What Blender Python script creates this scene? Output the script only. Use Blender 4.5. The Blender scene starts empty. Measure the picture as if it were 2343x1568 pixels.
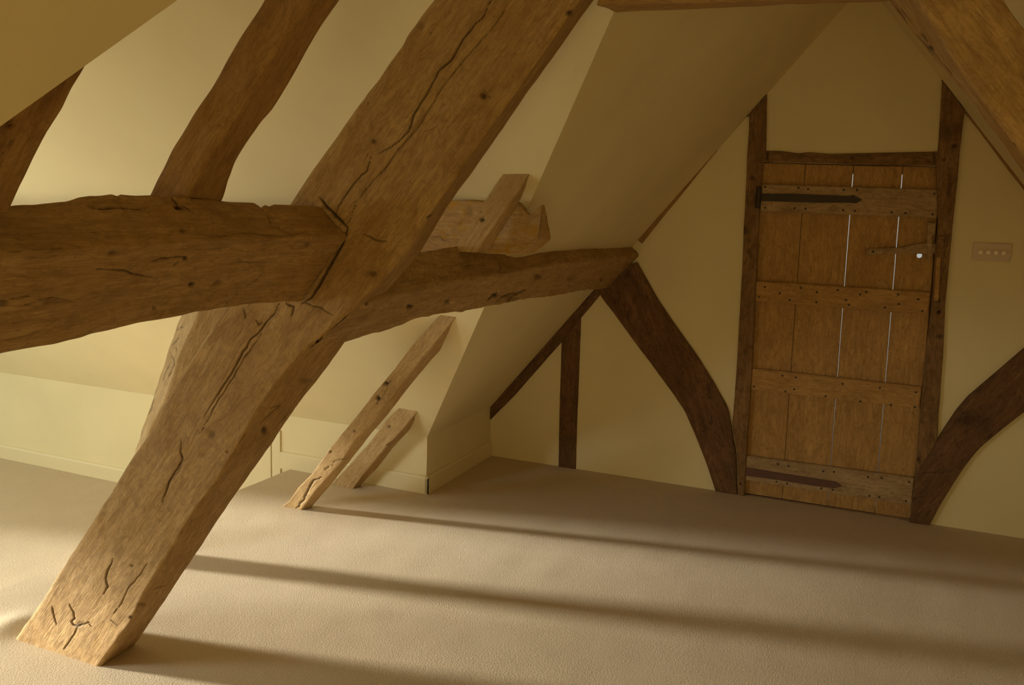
import bpy, bmesh, math
import numpy as np
from mathutils import Vector, Matrix

SC = bpy.context.scene
COL = SC.collection

# ------------------------------------------------------------------ camera
W, H, F = 2343.0, 1568.0, 1900.0
YAW, PITCH, ROLL = 0.399, 0.150, 0.034
CAM = np.array([0.0, 0.0, 1.45])


def camera_axes():
    f = np.array([-math.sin(YAW) * math.cos(PITCH), math.cos(YAW) * math.cos(PITCH), -math.sin(PITCH)])
    r = np.cross(f, [0, 0, 1.0]); r /= np.linalg.norm(r)
    u = np.cross(r, f)
    c, s = math.cos(ROLL), math.sin(ROLL)
    return np.array([c * r + s * u, -s * r + c * u, f])


RT = camera_axes()
cam_data = bpy.data.cameras.new('camera')
cam = bpy.data.objects.new('camera', cam_data)
COL.objects.link(cam)
cam_data.sensor_width = 36.0
cam_data.lens = F / W * 36.0
cam_data.clip_start = 0.02
m = Matrix(((RT[0][0], RT[1][0], -RT[2][0]), (RT[0][1], RT[1][1], -RT[2][1]), (RT[0][2], RT[1][2], -RT[2][2])))
cam.matrix_world = Matrix.Translation(Vector(CAM)) @ m.to_4x4()
SC.camera = cam

# ------------------------------------------------------------------ world, exposure, daylight, added fills
SC.view_settings.view_transform = 'Standard'
SC.view_settings.look = 'None'
SC.view_settings.gamma = 1.0
SC.view_settings.exposure = 0.0
SC.view_settings.use_curve_mapping = False
world = bpy.data.worlds.new('daylight')
SC.world = world
world.use_nodes = True
bg = world.node_tree.nodes['Background']
bg.inputs[0].default_value = (0.86, 0.9, 0.86, 1)
bg.inputs[1].default_value = 0.6
_tc = world.node_tree.nodes.new('ShaderNodeTexCoord')
_sx = world.node_tree.nodes.new('ShaderNodeSeparateXYZ')
_rp = world.node_tree.nodes.new('ShaderNodeValToRGB')
world.node_tree.links.new(_tc.outputs['Generated'], _sx.inputs[0])
world.node_tree.links.new(_sx.outputs['Z'], _rp.inputs[0])
_rp.color_ramp.elements[0].position = 0.0
_rp.color_ramp.elements[0].color = (0.12, 0.13, 0.13, 1)
_rp.color_ramp.elements[1].position = 0.03
_rp.color_ramp.elements[1].color = (0.88, 0.9, 0.84, 1)
_mp = world.node_tree.nodes.new('ShaderNodeMath'); _mp.operation = 'MULTIPLY_ADD'
_mp.inputs[1].default_value = 0.1; _mp.inputs[2].default_value = 0.025
world.node_tree.links.new(_sx.outputs['Z'], _mp.inputs[0])
world.node_tree.links.new(_mp.outputs[0], _rp.inputs[0])
world.node_tree.links.new(_rp.outputs[0], bg.inputs[0])
SC.cycles.max_bounces = 8
SC.cycles.diffuse_bounces = 7
SC.cycles.adaptive_threshold = 0.02
SC.cycles.sample_clamp_indirect = 6.0
SC.cycles.use_denoising = True
SC.cycles.caustics_reflective = False
SC.cycles.caustics_refractive = False

WIN_Y0, WIN_Y1, WIN_Z0, WIN_Z1, WIN_X = 0.30, 2.20, 0.10, 1.02, -7.0
REVEAL = 0.14
SUN_POWER, SUN_COL = 13.0, (1.0, 0.94, 0.76)
DAY_POWER = 32.0
DAY_COL = (0.62, 0.88, 0.92)
ROOF_POWER, ROOF_COL = 42.0, (0.88, 0.96, 0.90)
BACK_POWER, BACK_COL = 20.0, (1.0, 0.82, 0.34)


def daylight(name, loc, rot, sx, sy, power, colour):  # area light, for the wing window and for the added fills
    l = bpy.data.lights.new(name, 'AREA')
    l.shape = 'RECTANGLE'; l.size = sx; l.size_y = sy
    l.energy = power; l.color = colour
    o = bpy.data.objects.new(name, l); COL.objects.link(o)
    o.location = loc; o.rotation_euler = rot
    return o


# sky light entering by the window in the end wall of the side wing
daylight('window_daylight', (WIN_X - 0.01, (WIN_Y0 + WIN_Y1) / 2, (WIN_Z0 + WIN_Z1) / 2), (0, math.radians(-90), 0),
         WIN_Z1 - WIN_Z0, WIN_Y1 - WIN_Y0, DAY_POWER, DAY_COL)
# low hazy sun through the same window
sd = bpy.data.lights.new('hazy_sun', 'SUN'); sd.energy = SUN_POWER; sd.color = SUN_COL; sd.angle = 0.085
so = bpy.data.objects.new('hazy_sun', sd); COL.objects.link(so)
so.location = (-9, 0.5, 2)
so.rotation_euler = Vector((-1.0, -0.232, 0.145)).to_track_quat('Z', 'Y').to_euler()
# added frontal fill for the low wing wall, through an invented roof opening
RL_X0, RL_X1, RL_Y0, RL_Y1 = -4.3, -3.4, 0.12, 0.62
rl_z = lambda y: 0.305 + 1.17 * (y + 0.33)
daylight('wing_roof_fill', ((RL_X0 + RL_X1) / 2, (RL_Y0 + RL_Y1) / 2 - 0.14, rl_z((RL_Y0 + RL_Y1) / 2) + 0.12), (math.radians(49.5), 0, 0),
         RL_X1 - RL_X0, (RL_Y1 - RL_Y0) * 1.54, ROOF_POWER, ROOF_COL)

# added warm fill behind the camera, in an invented opening of the back gable
WB_X0, WB_X1, WB_Z0, WB_Z1, WB_Y = 0.0, 0.95, 0.25, 1.15, -2.4
daylight('back_warm_fill', ((WB_X0 + WB_X1) / 2, WB_Y - 0.15, (WB_Z0 + WB_Z1) / 2), (math.radians(90), 0, 0),
         WB_X1 - WB_X0, WB_Z1 - WB_Z0, BACK_POWER, BACK_COL)

# ------------------------------------------------------------------ surveying: a sight line onto a known plane


def ray(x, y):
    return RT.T @ np.array([(x - W / 2) / F, -(y - H / 2) / F, 1.0])


def on_z(x, y, z=0.0):
    d = ray(x, y); return CAM + d * (z - CAM[2]) / d[2]


def on_y(x, y, Y):
    d = ray(x, y); return CAM + d * Y / d[1]


def on_x(x, y, X):
    d = ray(x, y); return CAM + d * X / d[0]


EAVE_X, EAVE_Z, PITCH_L = -2.02, 0.305, 1.22


def on_roof(x, y, off=0.0):       # plane of the left roof slope, off metres higher for negative off
    d = ray(x, y)
    k = EAVE_Z - PITCH_L * EAVE_X - off
    return CAM + d * (k - CAM[2]) / (d[2] - PITCH_L * d[0])


WING_Y, WING_K = 3.7, 1.07


def on_wing(x, y, off=0.0):
    d = ray(x, y)
    return CAM + d * (EAVE_Z + WING_K * WING_Y - off - CAM[2]) / (d[2] + WING_K * d[1])


def project(P):
    c = (P - CAM) @ RT.T
    return np.stack([W / 2 + F * c[:, 0] / c[:, 2], H / 2 - F * c[:, 1] / c[:, 2]], 1)


# ------------------------------------------------------------------ noise
def _hash(ix, iy, iz, seed):
    n = (ix * 374761393 + iy * 668265263 + iz * 2147483647 + seed * 1274126177) & 0xffffffff
    n = ((n ^ (n >> 13)) * 1274126177) & 0xffffffff
    n = (n ^ (n >> 16)) & 0xffff
    return n / 32767.5 - 1.0


def noise3(P, seed=0):
    P = np.asarray(P, float)
    i = np.floor(P).astype(np.int64); f = P - i
    w = f * f * (3 - 2 * f)
    o = 0
    for dx in (0, 1):
        for dy in (0, 1):
            for dz in (0, 1):
                h = _hash(i[:, 0] + dx, i[:, 1] + dy, i[:, 2] + dz, seed)
                o = o + h * (w[:, 0] if dx else 1 - w[:, 0]) * (w[:, 1] if dy else 1 - w[:, 1]) * (w[:, 2] if dz else 1 - w[:, 2])
    return o


# ------------------------------------------------------------------ materials
def new_mat(name):
    m = bpy.data.materials.new(name); m.use_nodes = True
    nt = m.node_tree
    b = nt.nodes['Principled BSDF']
    return m, nt, b


def N(nt, kind, **kw):
    n = nt.nodes.new(kind)
    for k, v in kw.items():
        if k.startswith('i_'):
            key = k[2:]
            n.inputs[int(key) if key.isdigit() else key].default_value = v
        else:
            setattr(n, k, v)
    return n


def ramp(nt, fac, stops):
    r = nt.nodes.new('ShaderNodeValToRGB')
    e = r.color_ramp.elements
    while len(e) < len(stops): e.new(0.5)
    for i, (p, c) in enumerate(stops):
        e[i].position = p
        e[i].color = (c, c, c, 1) if isinstance(c, (int, float)) else tuple(c) + (1,)
    nt.links.new(fac, r.inputs[0])
    return r.outputs[0]


def mixc(nt, fac, a, b, mode='MIX'):
    n = nt.nodes.new('ShaderNodeMix'); n.data_type = 'RGBA'; n.blend_type = mode
    for s, v in ((n.inputs[0], fac), (n.inputs[6], a), (n.inputs[7], b)):
        if isinstance(v, (int, float)): s.default_value = v
        elif isinstance(v, tuple): s.default_value = v + (1,) if len(v) == 3 else v
        else: nt.links.new(v, s)
    return n.outputs[2]


def plaster(name, col, var=0.04):
    m, nt, b = new_mat(name)
    g = N(nt, 'ShaderNodeNewGeometry')
    n1 = N(nt, 'ShaderNodeTexNoise', i_Scale=2.2, i_Detail=3.0)
    n2 = N(nt, 'ShaderNodeTexNoise', i_Scale=28.0, i_Detail=5.0)
    for n in (n1, n2): nt.links.new(g.outputs['Position'], n.inputs['Vector'])
    c = mixc(nt, ramp(nt, n1.outputs[0], [(0.3, 0.0), (0.7, 1.0)]), tuple(x * (1 - var) for x in col), tuple(min(1, x * (1 + var)) for x in col))
    nt.links.new(c, b.inputs['Base Color'])
    b.inputs['Roughness'].default_value = 0.9
    b.inputs['Specular IOR Level'].default_value = 0.15
    bp = N(nt, 'ShaderNodeBump', i_Strength=0.12, i_Distance=0.004)
    nt.links.new(n2.outputs[0], bp.inputs['Height']); nt.links.new(bp.outputs[0], b.inputs['Normal'])
    return m


def carpet(name, ca, cb):
    m, nt, b = new_mat(name)
    g = N(nt, 'ShaderNodeNewGeometry')
    fine = N(nt, 'ShaderNodeTexNoise', i_Scale=330.0, i_Detail=2.0, i_Roughness=0.7)
    mid = N(nt, 'ShaderNodeTexNoise', i_Scale=150.0, i_Detail=2.0)
    big = N(nt, 'ShaderNodeTexNoise', i_Scale=5.0, i_Detail=3.0)
    for n in (fine, mid, big): nt.links.new(g.outputs['Position'], n.inputs['Vector'])
    c = mixc(nt, ramp(nt, fine.outputs[0], [(0.32, 0.0), (0.68, 1.0)]), ca, cb)
    c = mixc(nt, ramp(nt, mid.outputs[0], [(0.3, 0.35), (0.7, 0.0)]), c, tuple(x * 0.86 for x in ca))
    c = mixc(nt, ramp(nt, big.outputs[0], [(0.35, 0.0), (0.7, 0.18)]), c, tuple(x * 0.85 for x in ca))
    nt.links.new(c, b.inputs['Base Color'])
    b.inputs['Roughness'].default_value = 1.0
    b.inputs['Specular IOR Level'].default_value = 0.0
    b.inputs['Sheen Weight'].default_value = 0.15
    add = N(nt, 'ShaderNodeMath', operation='ADD'); nt.links.new(fine.outputs[0], add.inputs[0]); nt.links.new(mid.outputs[0], add.inputs[1])
    bp = N(nt, 'ShaderNodeBump', i_Strength=0.5, i_Distance=0.0022)
    nt.links.new(add.outputs[0], bp.inputs['Height']); nt.links.new(bp.outputs[0], b.inputs['Normal'])
    return m


def timber(name, dark, mid, light, stain=0.35, bump=0.6, lichen=None, fine=1.0):
    """solid oak: the 'grain' attribute runs along the timber (m), 'crack' marks splits and knots"""
    m, nt, b = new_mat(name)
    at = N(nt, 'ShaderNodeAttribute', attribute_name='grain')
    ck = N(nt, 'ShaderNodeAttribute', attribute_name='crack')

    def noise(scale, detail, vec, rough=0.5, dist=0.0):
        mp = N(nt, 'ShaderNodeMapping'); mp.inputs['Scale'].default_value = vec
        nt.links.new(at.outputs['Vector'], mp.inputs['Vector'])
        n = N(nt, 'ShaderNodeTexNoise', i_Scale=scale, i_Detail=detail, i_Roughness=rough, i_Distortion=dist)
        nt.links.new(mp.outputs[0], n.inputs['Vector'])
        return n.outputs[0]
    streak = noise(1.0, 6.0, (5, 62, 62), 0.62, 0.9)
    hair = noise(1.0, 5.0, (18 * fine, 330 * fine, 330 * fine), 0.65, 0.4)
    patch = noise(1.0, 4.0, (4.5, 11, 11), 0.6, 0.5)
    blot = noise(1.0, 5.0, (16, 34, 34), 0.65, 1.2)
    fleck = noise(1.0, 2.0, (42, 120, 120), 0.5, 0.6)
    c = mixc(nt, ramp(nt, patch, [(0.32, 0.0), (0.68, 1.0)]), mid, light)
    c = mixc(nt, ramp(nt, streak, [(0.36, 0.5), (0.62, 0.0)]), c, tuple(0.5 * (a + d) for a, d in zip(mid, dark)))
    c = mixc(nt, ramp(nt, blot, [(0.48, 0.0), (0.70, stain)]), c, dark)
    wave = noise(1.0, 3.0, (9, 20, 20), 0.55, 2.5)
    c = mixc(nt, ramp(nt, wave, [(0.44, 0.0), (0.49, 0.28), (0.54, 0.0)]), c, dark)
    c = mixc(nt, ramp(nt, hair, [(0.36, 0.32), (0.56, 0.0)]), c, dark)
    c = mixc(nt, ramp(nt, fleck, [(0.68, 0.0), (0.76, 0.55)]), c, tuple(x * 0.75 for x in dark))
    if lichen:
        li = noise(1.0, 6.0, (22, 26, 26), 0.75, 0.3)
        c = mixc(nt, ramp(nt, li, [(0.5, 0.0), (0.62, 0.85)]), c, lichen)
    c = mixc(nt, ck.outputs['Fac'], c, tuple(x * 0.22 for x in dark))
    nt.links.new(c, b.inputs['Base Color'])
    b.inputs['Roughness'].default_value = 0.72
    b.inputs['Specular IOR Level'].default_value = 0.25
    s1 = N(nt, 'ShaderNodeMath', operation='MULTIPLY_ADD'); s1.inputs[1].default_value = 0.45
    nt.links.new(streak, s1.inputs[0]); nt.links.new(hair, s1.inputs[2])
    s2 = N(nt, 'ShaderNodeMath', operation='MULTIPLY_ADD'); s2.inputs[1].default_value = 0.9
    nt.links.new(blot, s2.inputs[0]); nt.links.new(s1.outputs[0], s2.inputs[2])
    bp = N(nt, 'ShaderNodeBump', i_Strength=bump, i_Distance=0.004)
    nt.links.new(s2.outputs[0], bp.inputs['Height']); nt.links.new(bp.outputs[0], b.inputs['Normal'])
    return m


def plain(name, col, rough=0.5, metal=0.0, var=0.1, scale=40):
    m, nt, b = new_mat(name)
    g = N(nt, 'ShaderNodeNewGeometry')
    n = N(nt, 'ShaderNodeTexNoise', i_Scale=float(scale), i_Detail=4.0)
    nt.links.new(g.outputs['Position'], n.inputs['Vector'])
    c = mixc(nt, n.outputs[0], tuple(x * (1 - var) for x in col), tuple(min(1, x * (1 + var)) for x in col))
    nt.links.new(c, b.inputs['Base Color'])
    b.inputs['Roughness'].default_value = rough
    b.inputs['Metallic'].default_value = metal
    return m


PLASTER = plaster('cream_plaster', (0.785, 0.678, 0.42))
SKIRT = plain('cream_gloss_paint', (0.78, 0.67, 0.42), 0.45, var=0.02)
CARPET = carpet('beige_carpet', (0.55, 0.44, 0.30), (0.70, 0.575, 0.42))
OAK = timber('honey_oak', (0.19, 0.10, 0.03), (0.45, 0.27, 0.093), (0.60, 0.395, 0.175), 0.5, 0.8)
OAK_PALE = timber('pale_dry_oak', (0.22, 0.125, 0.045), (0.52, 0.34, 0.15), (0.66, 0.46, 0.235), 0.22)
OAK_STAINED = timber('lichen_stained_oak', (0.26, 0.13, 0.05), (0.55, 0.36, 0.16), (0.68, 0.48, 0.24), 0.3, 0.6, (0.55, 0.30, 0.03))
OAK_BROWN = timber('brown_oak', (0.15, 0.07, 0.022), (0.36, 0.20, 0.062), (0.48, 0.285, 0.10))
OAK_DARK = timber('dark_stained_oak', (0.045, 0.022, 0.010), (0.16, 0.078, 0.032), (0.26, 0.135, 0.058), 0.7)
OAK_FRAME = timber('weathered_frame_oak', (0.07, 0.035, 0.015), (0.24, 0.128, 0.048), (0.37, 0.21, 0.085), 0.6)
BOARD = timber('old_elm_board', (0.17, 0.085, 0.026), (0.48, 0.27, 0.09), (0.60, 0.36, 0.13), 0.35, 0.35)
LEDGE = timber('worn_ledge_board', (0.16, 0.09, 0.04), (0.42, 0.28, 0.14), (0.58, 0.41, 0.23), 0.5, 0.4)
IRON = plain('dark_iron', (0.055, 0.038, 0.025), 0.6, 0.3, 0.3)
RUST = plain('red_brown_iron', (0.13, 0.06, 0.04), 0.7, 0.1, 0.15)
SWITCH = plain('beige_brushed_plate', (0.66, 0.53, 0.40), 0.5, 0.0, 0.04)
KNOB = plain('cream_knob', (0.88, 0.78, 0.58), 0.35, 0, 0.03)
WHITE = plain('white_window_paint', (0.8, 0.78, 0.7), 0.4, 0, 0.02)


# ------------------------------------------------------------------ objects
def prop(o, label=None, cat=None, group=None, kind=None):
    if label: o['label'] = label
    if cat: o['category'] = cat
    if group: o['group'] = group
    if kind: o['kind'] = kind
    return o


def link(name, verts, faces, mat, parent=None, origin=None, smooth=False, grain=None, crack=None):
    verts = np.asarray(verts, float)
    if origin is None:
        origin = np.array([(verts[:, 0].min() + verts[:, 0].max()) / 2, (verts[:, 1].min() + verts[:, 1].max()) / 2, verts[:, 2].min()])
    origin = np.asarray(origin, float)
    me = bpy.data.meshes.new(name)
    me.from_pydata((verts - origin).tolist(), [], faces)
    me.update()
    if smooth: me.polygons.foreach_set('use_smooth', np.ones(len(me.polygons), bool))
    if grain is not None:
        a = me.attributes.new('grain', 'FLOAT_VECTOR', 'POINT'); a.data.foreach_set('vector', np.asarray(grain, np.float32).ravel())
    if crack is not None:
        a = me.attributes.new('crack', 'FLOAT', 'POINT'); a.data.foreach_set('value', np.asarray(crack, np.float32).ravel())
    me.materials.append(mat)
    o = bpy.data.objects.new(name, me); COL.objects.link(o)
    if parent is not None:
        o.parent = parent
        o.location = origin - np.array(parent.location)
    else:
        o.location = origin
    return o


def empty(name, loc):
    o = bpy.data.objects.new(name, None); COL.objects.link(o); o.location = loc
    o.empty_display_size = 0.1
    return o


def slab(name, poly, thick, mat, kind='structure', parent=None, holes=(), reveal=None):
    """planar polygon given by 3-D points, extruded by the vector thick; holes are rings of points"""
    bm = bmesh.new()
    rings = [poly] + list(holes)
    edges = []
    for ring in rings:
        vs = [bm.verts.new(Vector(p)) for p in ring]
        for i in range(len(vs)): edges.append(bm.edges.new((vs[i], vs[(i + 1) % len(vs)])))
    bmesh.ops.triangle_fill(bm, edges=edges, use_beauty=True, use_dissolve=False)
    geo = bmesh.ops.extrude_face_region(bm, geom=bm.faces[:])
    bmesh.ops.translate(bm, vec=Vector(thick), verts=[v for v in geo['geom'] if isinstance(v, bmesh.types.BMVert)])
    bmesh.ops.recalc_face_normals(bm, faces=bm.faces[:])
    bmesh.ops.dissolve_limit(bm, angle_limit=0.001, verts=bm.verts[:], edges=bm.edges[:])
    vs = np.array([v.co[:] for v in bm.verts]); fs = [[v.index for v in f.verts] for f in bm.faces]
    bm.verts.index_update()
    fs = [[v.index for v in f.verts] for f in bm.faces]
    bm.free()
    o = link(name, vs, fs, mat, parent)
    if kind and parent is None: o['kind'] = kind
    return o


def board(name, quad, back, mat, parent, front=None, cracks=(), bevel=0.002, seed=0, grain_dir=None, holes=()):
    """flat plank: quad = outline of the front face (3-D), back = vector to its back face"""
    bm = bmesh.new()
    edges = []
    for ring in [quad] + list(holes):
        vs = [bm.verts.new(Vector(p)) for p in ring]
        for i in range(len(vs)): edges.append(bm.edges.new((vs[i], vs[(i + 1) % len(vs)])))
    bmesh.ops.triangle_fill(bm, edges=edges, use_beauty=True)
    geo = bmesh.ops.extrude_face_region(bm, geom=bm.faces[:])
    bmesh.ops.translate(bm, vec=Vector(back), verts=[v for v in geo['geom'] if isinstance(v, bmesh.types.BMVert)])
    bmesh.ops.recalc_face_normals(bm, faces=bm.faces[:])
    bmesh.ops.dissolve_limit(bm, angle_limit=0.001, verts=bm.verts[:], edges=bm.edges[:])
    if bevel and not holes:
        bmesh.ops.bevel(bm, geom=bm.edges[:], offset=bevel, segments=2, affect='EDGES')
    bm.verts.index_update()
    vs = np.array([v.co[:] for v in bm.verts]); fs = [[v.index for v in f.verts] for f in bm.faces]
    bm.free()
    q = np.array(quad, float)
    d = np.array(grain_dir if grain_dir is not None else q[1] - q[0], float); d /= np.linalg.norm(d)
    n = np.array(back, float); n /= np.linalg.norm(n)
    e = np.cross(d, n)
    g = np.stack([vs @ d + seed * 3.7, vs @ e + seed * 1.3, vs @ n], 1)
    return link(name, vs, fs, mat, parent, grain=g, crack=np.zeros(len(vs)))


def resample(rail, s):
    ax = rail['s']; P = rail['P']
    return np.stack([np.interp(s, ax, P[:, k]) for k in range(3)], 1)


def smooth_rail(P, k=3, n=400):
    return P


def beam(name, rails, mat, axis=None, ds=0.006, dr=0.006, radius=0.012, cuts=(), cracks=(), amp=0.0025, adze=0.0012,
         seed=1, parent=None, ext=(0, 0), gdepth=0.006, smooth_k=0, origin=None, spots=()):
    """hewn timber lofted through four long edges (lists of 3-D points); cuts = planes (point, normal) trimming it
    along its own axis; cracks = splits and painted shadow lines (picture polyline, width px, strength) on the faces turned to the room"""
    rails = [np.asarray(r, float) for r in rails]
    if axis is None:
        axis = rails[0][-1] - rails[0][0]
    axis = np.asarray(axis, float); axis /= np.linalg.norm(axis)
    R = []
    for P in rails:
        s = P @ axis
        o = np.argsort(s); P = P[o]; s = s[o]
        # carry the ends on along the axis
        P = np.vstack([P[0] - axis * 3, P, P[-1] + axis * 3]); s = np.concatenate([[s[0] - 3], s, [s[-1] + 3]])
        R.append(dict(s=s, P=P, lo=s[1], hi=s[-2]))
    lo = min(r['lo'] for r in R) - ext[0]; hi = max(r['hi'] for r in R) + ext[1]
    ns = max(2, int((hi - lo) / ds) + 1)
    s = np.linspace(lo, hi, ns)
    C = [resample(r, s) for r in R]
    if smooth_k:
        kern = np.hanning(smooth_k + 2)[1:-1]; kern /= kern.sum()
        for i in range(4):
            for k in range(3):
                a = np.pad(C[i][:, k] - (C[i][0, k] + (C[i][-1, k] - C[i][0, k]) * np.linspace(0, 1, ns)), smooth_k // 2, mode='edge')
                sm = np.convolve(a, kern, mode='valid')[:ns]
                C[i][:, k] = sm + (C[i][0, k] + (C[i][-1, k] - C[i][0, k]) * np.linspace(0, 1, ns))
    ring = []
    for e in range(4):
        a, b_, = C[e], C[(e + 1) % 4]
        prev = C[(e - 1) % 4]
        L = np.linalg.norm(b_ - a, axis=1).mean()
        r_ = min(radius, L * 0.3, np.linalg.norm(prev - a, axis=1).mean() * 0.3)
        # rounded corner at a, then the straight side
        u1 = (prev - a) / np.linalg.norm(prev - a, axis=1)[:, None]; u2 = (b_ - a) / np.linalg.norm(b_ - a, axis=1)[:, None]
        for t in (0.0, 0.25, 0.5, 0.75, 1.0):
            ring.append(a + u1 * r_ * (1 - t) ** 2 + u2 * r_ * t ** 2)
        nxt = C[(e + 2) % 4]
        r2 = min(radius, L * 0.3, np.linalg.norm(nxt - b_, axis=1).mean() * 0.3)
        n_ = max(2, int((L - r_ - r2) / dr))
        A = a + u2 * r_; B = b_ - u2 * r2
        for j in range(1, n_): ring.append(A + (B - A) * j / n_)
    G = np.stack(ring, 1)                      # ns x nr x 3
    nr = G.shape[1]
    # outward normals
    du = np.gradient(G, axis=0); dv = np.roll(G, -1, 1) - np.roll(G, 1, 1)
    nm = np.cross(du, dv); nm /= np.linalg.norm(nm, axis=2)[:, :, None] + 1e-12
    cen = G.mean(1, keepdims=True)
    if ((G - cen) * nm).sum(2).mean() < 0: nm = -nm; flip = True
    else: flip = False
    V = G.reshape(-1, 3).copy(); nv = nm.reshape(-1, 3)
    ref = np.array([0, 0, 1.0]) if abs(axis[2]) < 0.9 else np.array([0, 1.0, 0])
    e1 = np.cross(axis, ref); e1 /= np.linalg.norm(e1); e2 = np.cross(axis, e1)
    g = np.stack([V @ axis, V @ e1, V @ e2], 1)
    disp = amp * noise3(g * [3, 7, 7], seed) + amp * 0.5 * noise3(g * [9, 18, 18], seed + 1) + adze * noise3(g * [24, 34, 34], seed + 2) \
        + adze * 0.5 * noise3(g * [30, 130, 130], seed + 3)
    ck = np.zeros(len(V))
    if len(cracks) or len(spots):
        px = project(V)
        face = ((V - CAM) * nv).sum(1) < 0
        wig = np.stack([noise3(g * 55, seed + 7), noise3(g * 55, seed + 8)], 1) * 1.8
        q = px + wig
        for poly, wd, st in cracks:
            poly = np.array(poly, float)
            seglen = np.linalg.norm(np.diff(poly, axis=0), axis=1); tot = seglen.sum(); acc = 0
            best = np.full(len(V), 1e9); tt = np.zeros(len(V))
            for i in range(len(poly) - 1):
                a, b_ = poly[i], poly[i + 1]; ab = b_ - a
                t = np.clip(((q - a) @ ab) / (ab @ ab), 0, 1)
                d = np.linalg.norm(q - (a + t[:, None] * ab), axis=1)
                m_ = d < best
                best = np.where(m_, d, best); tt = np.where(m_, (acc + t * seglen[i]) / tot, tt); acc += seglen[i]
            w_ = (0.5 + 0.62 * wd) * (0.35 + 0.65 * np.clip(np.sin(np.pi * np.clip(tt, 0.02, 0.98)) * 1.6, 0, 1))
            k = np.clip(1.25 - best / w_, 0, 1) * face
            ck = np.maximum(ck, k * st)
        for (sx, sy, rx, ry, st) in spots:
            d = np.sqrt(((q[:, 0] - sx) / rx) ** 2 + ((q[:, 1] - sy) / ry) ** 2)
            ck = np.maximum(ck, np.clip(1.5 - d, 0, 1) * st * face)
        ck = np.clip(ck, 0, 1)
        disp = disp - gdepth * ck ** 1.2
    V = V + nv * disp[:, None]
    for p0, n0 in cuts:
        p0 = np.asarray(p0, float); n0 = np.asarray(n0, float)
        h = (V - p0) @ n0; beyond = h > 0
        V[beyond] -= (h[beyond] / (axis @ n0))[:, None] * axis
    idx = np.arange(ns * nr).reshape(ns, nr)
    a = idx[:-1, :]; b_ = np.roll(idx, -1, 1)[:-1, :]; c = np.roll(idx, -1, 1)[1:, :]; d = idx[1:, :]
    F_ = np.stack([a, b_, c, d], 2).reshape(-1, 4)
    if not flip: pass
    # orientation check on one face
    f0 = F_[len(F_) // 2]
    nn = np.cross(G.reshape(-1, 3)[f0[1]] - G.reshape(-1, 3)[f0[0]], G.reshape(-1, 3)[f0[3]] - G.reshape(-1, 3)[f0[0]])
    if nn @ nv[f0[0]] < 0: F_ = F_[:, ::-1]; rev = True
    else: rev = False
    faces = F_.tolist()
    # end caps from concentric rings
    def cap(row, inward):
        nonlocal V, g, ck
        base = V[idx[row]]; cc = base.mean(0); prev = idx[row].tolist()
        for t in (0.6, 0.25):
            st_ = len(V)
            V = np.vstack([V, cc + (base - cc) * t]); gg = g[idx[row]]; gc = gg.mean(0)
            g = np.vstack([g, gc + (gg - gc) * t]); ck = np.concatenate([ck, ck[idx[row]] * 0])
            cur = list(range(st_, st_ + nr))
            for j in range(nr):
                q_ = [prev[j], prev[(j + 1) % nr], cur[(j + 1) % nr], cur[j]]
                faces.append(q_[::-1] if inward else q_)
            prev = cur
        faces.append(prev[::-1] if inward else prev)
    cap(0, not rev); cap(ns - 1, rev)
    g = g + seed * 2.31
    o = link(name, V, faces, mat, parent, smooth=True, grain=g, crack=ck, origin=origin)
    return o


def up(v, r):                     # helper: add a vector to every point of a rail
    return np.asarray(r, float) + np.asarray(v, float)


# ================================================================== THE ROOM
RIDGE_X, RIDGE_Z = -0.125, EAVE_Z + PITCH_L * (-0.125 - EAVE_X)
GY, BY = 4.5, -2.4
R_K = 1.25
R_X = 1.76; R_Z = RIDGE_Z - R_K * (R_X - RIDGE_X)
NEAR_Y, NEAR_K = -0.33, 1.17
VY = (WING_K * WING_Y + NEAR_K * NEAR_Y * 1.0) / (WING_K + NEAR_K)
VY = (WING_K * WING_Y + NEAR_K * NEAR_Y) / (WING_K + NEAR_K)
VZ = EAVE_Z + WING_K * (WING_Y - VY)
VX = EAVE_X + (VZ - EAVE_Z) / PITCH_L
LOW = -0.29
T = 0.06

def WIN_RING(d, x):
    # outline of the wing window, its near top corner cut off by the roof slope; d = inset
    return [(x, WIN_Y0 - 0.5 + d, WIN_Z0 + d), (x, WIN_Y1 - d, WIN_Z0 + d), (x, WIN_Y1 - d, WIN_Z1 - d), (x, WIN_Y0 + 0.06 + d * 0.5, WIN_Z1 - d), (x, WIN_Y0 - 0.5 + d, 0.36 - d * 0.3)]


# gable wall with the door opening
DO = [on_y(1741, 371, GY), on_y(2157, 381, GY), on_y(2091, 1192, GY), on_y(1697, 1131, GY)]
door_hole = [(DO[0][0], GY, DO[0][2]), (DO[1][0], GY, DO[1][2]), (DO[2][0], GY, 0.0), (DO[3][0], GY, 0.0)]
gable = [(EAVE_X, GY, -0.0), (door_hole[3]), door_hole[0], door_hole[1], door_hole[2], (R_X, GY, 0.0), (R_X, GY, R_Z), (RIDGE_X, GY, RIDGE_Z), (EAVE_X, GY, EAVE_Z)]
slab('wall_gable', gable, (0, 0.12, 0), PLASTER)
slab('wall_back', [(EAVE_X, BY, 0), (R_X, BY, 0), (R_X, BY, R_Z), (RIDGE_X, BY, RIDGE_Z), (EAVE_X, BY, EAVE_Z)], (0, -0.12, 0), PLASTER,
     holes=[[(WB_X0, BY, WB_Z0), (WB_X1, BY, WB_Z0), (WB_X1, BY, WB_Z1), (WB_X0, BY, WB_Z1)]])  # opening made for the added warm fill
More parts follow.
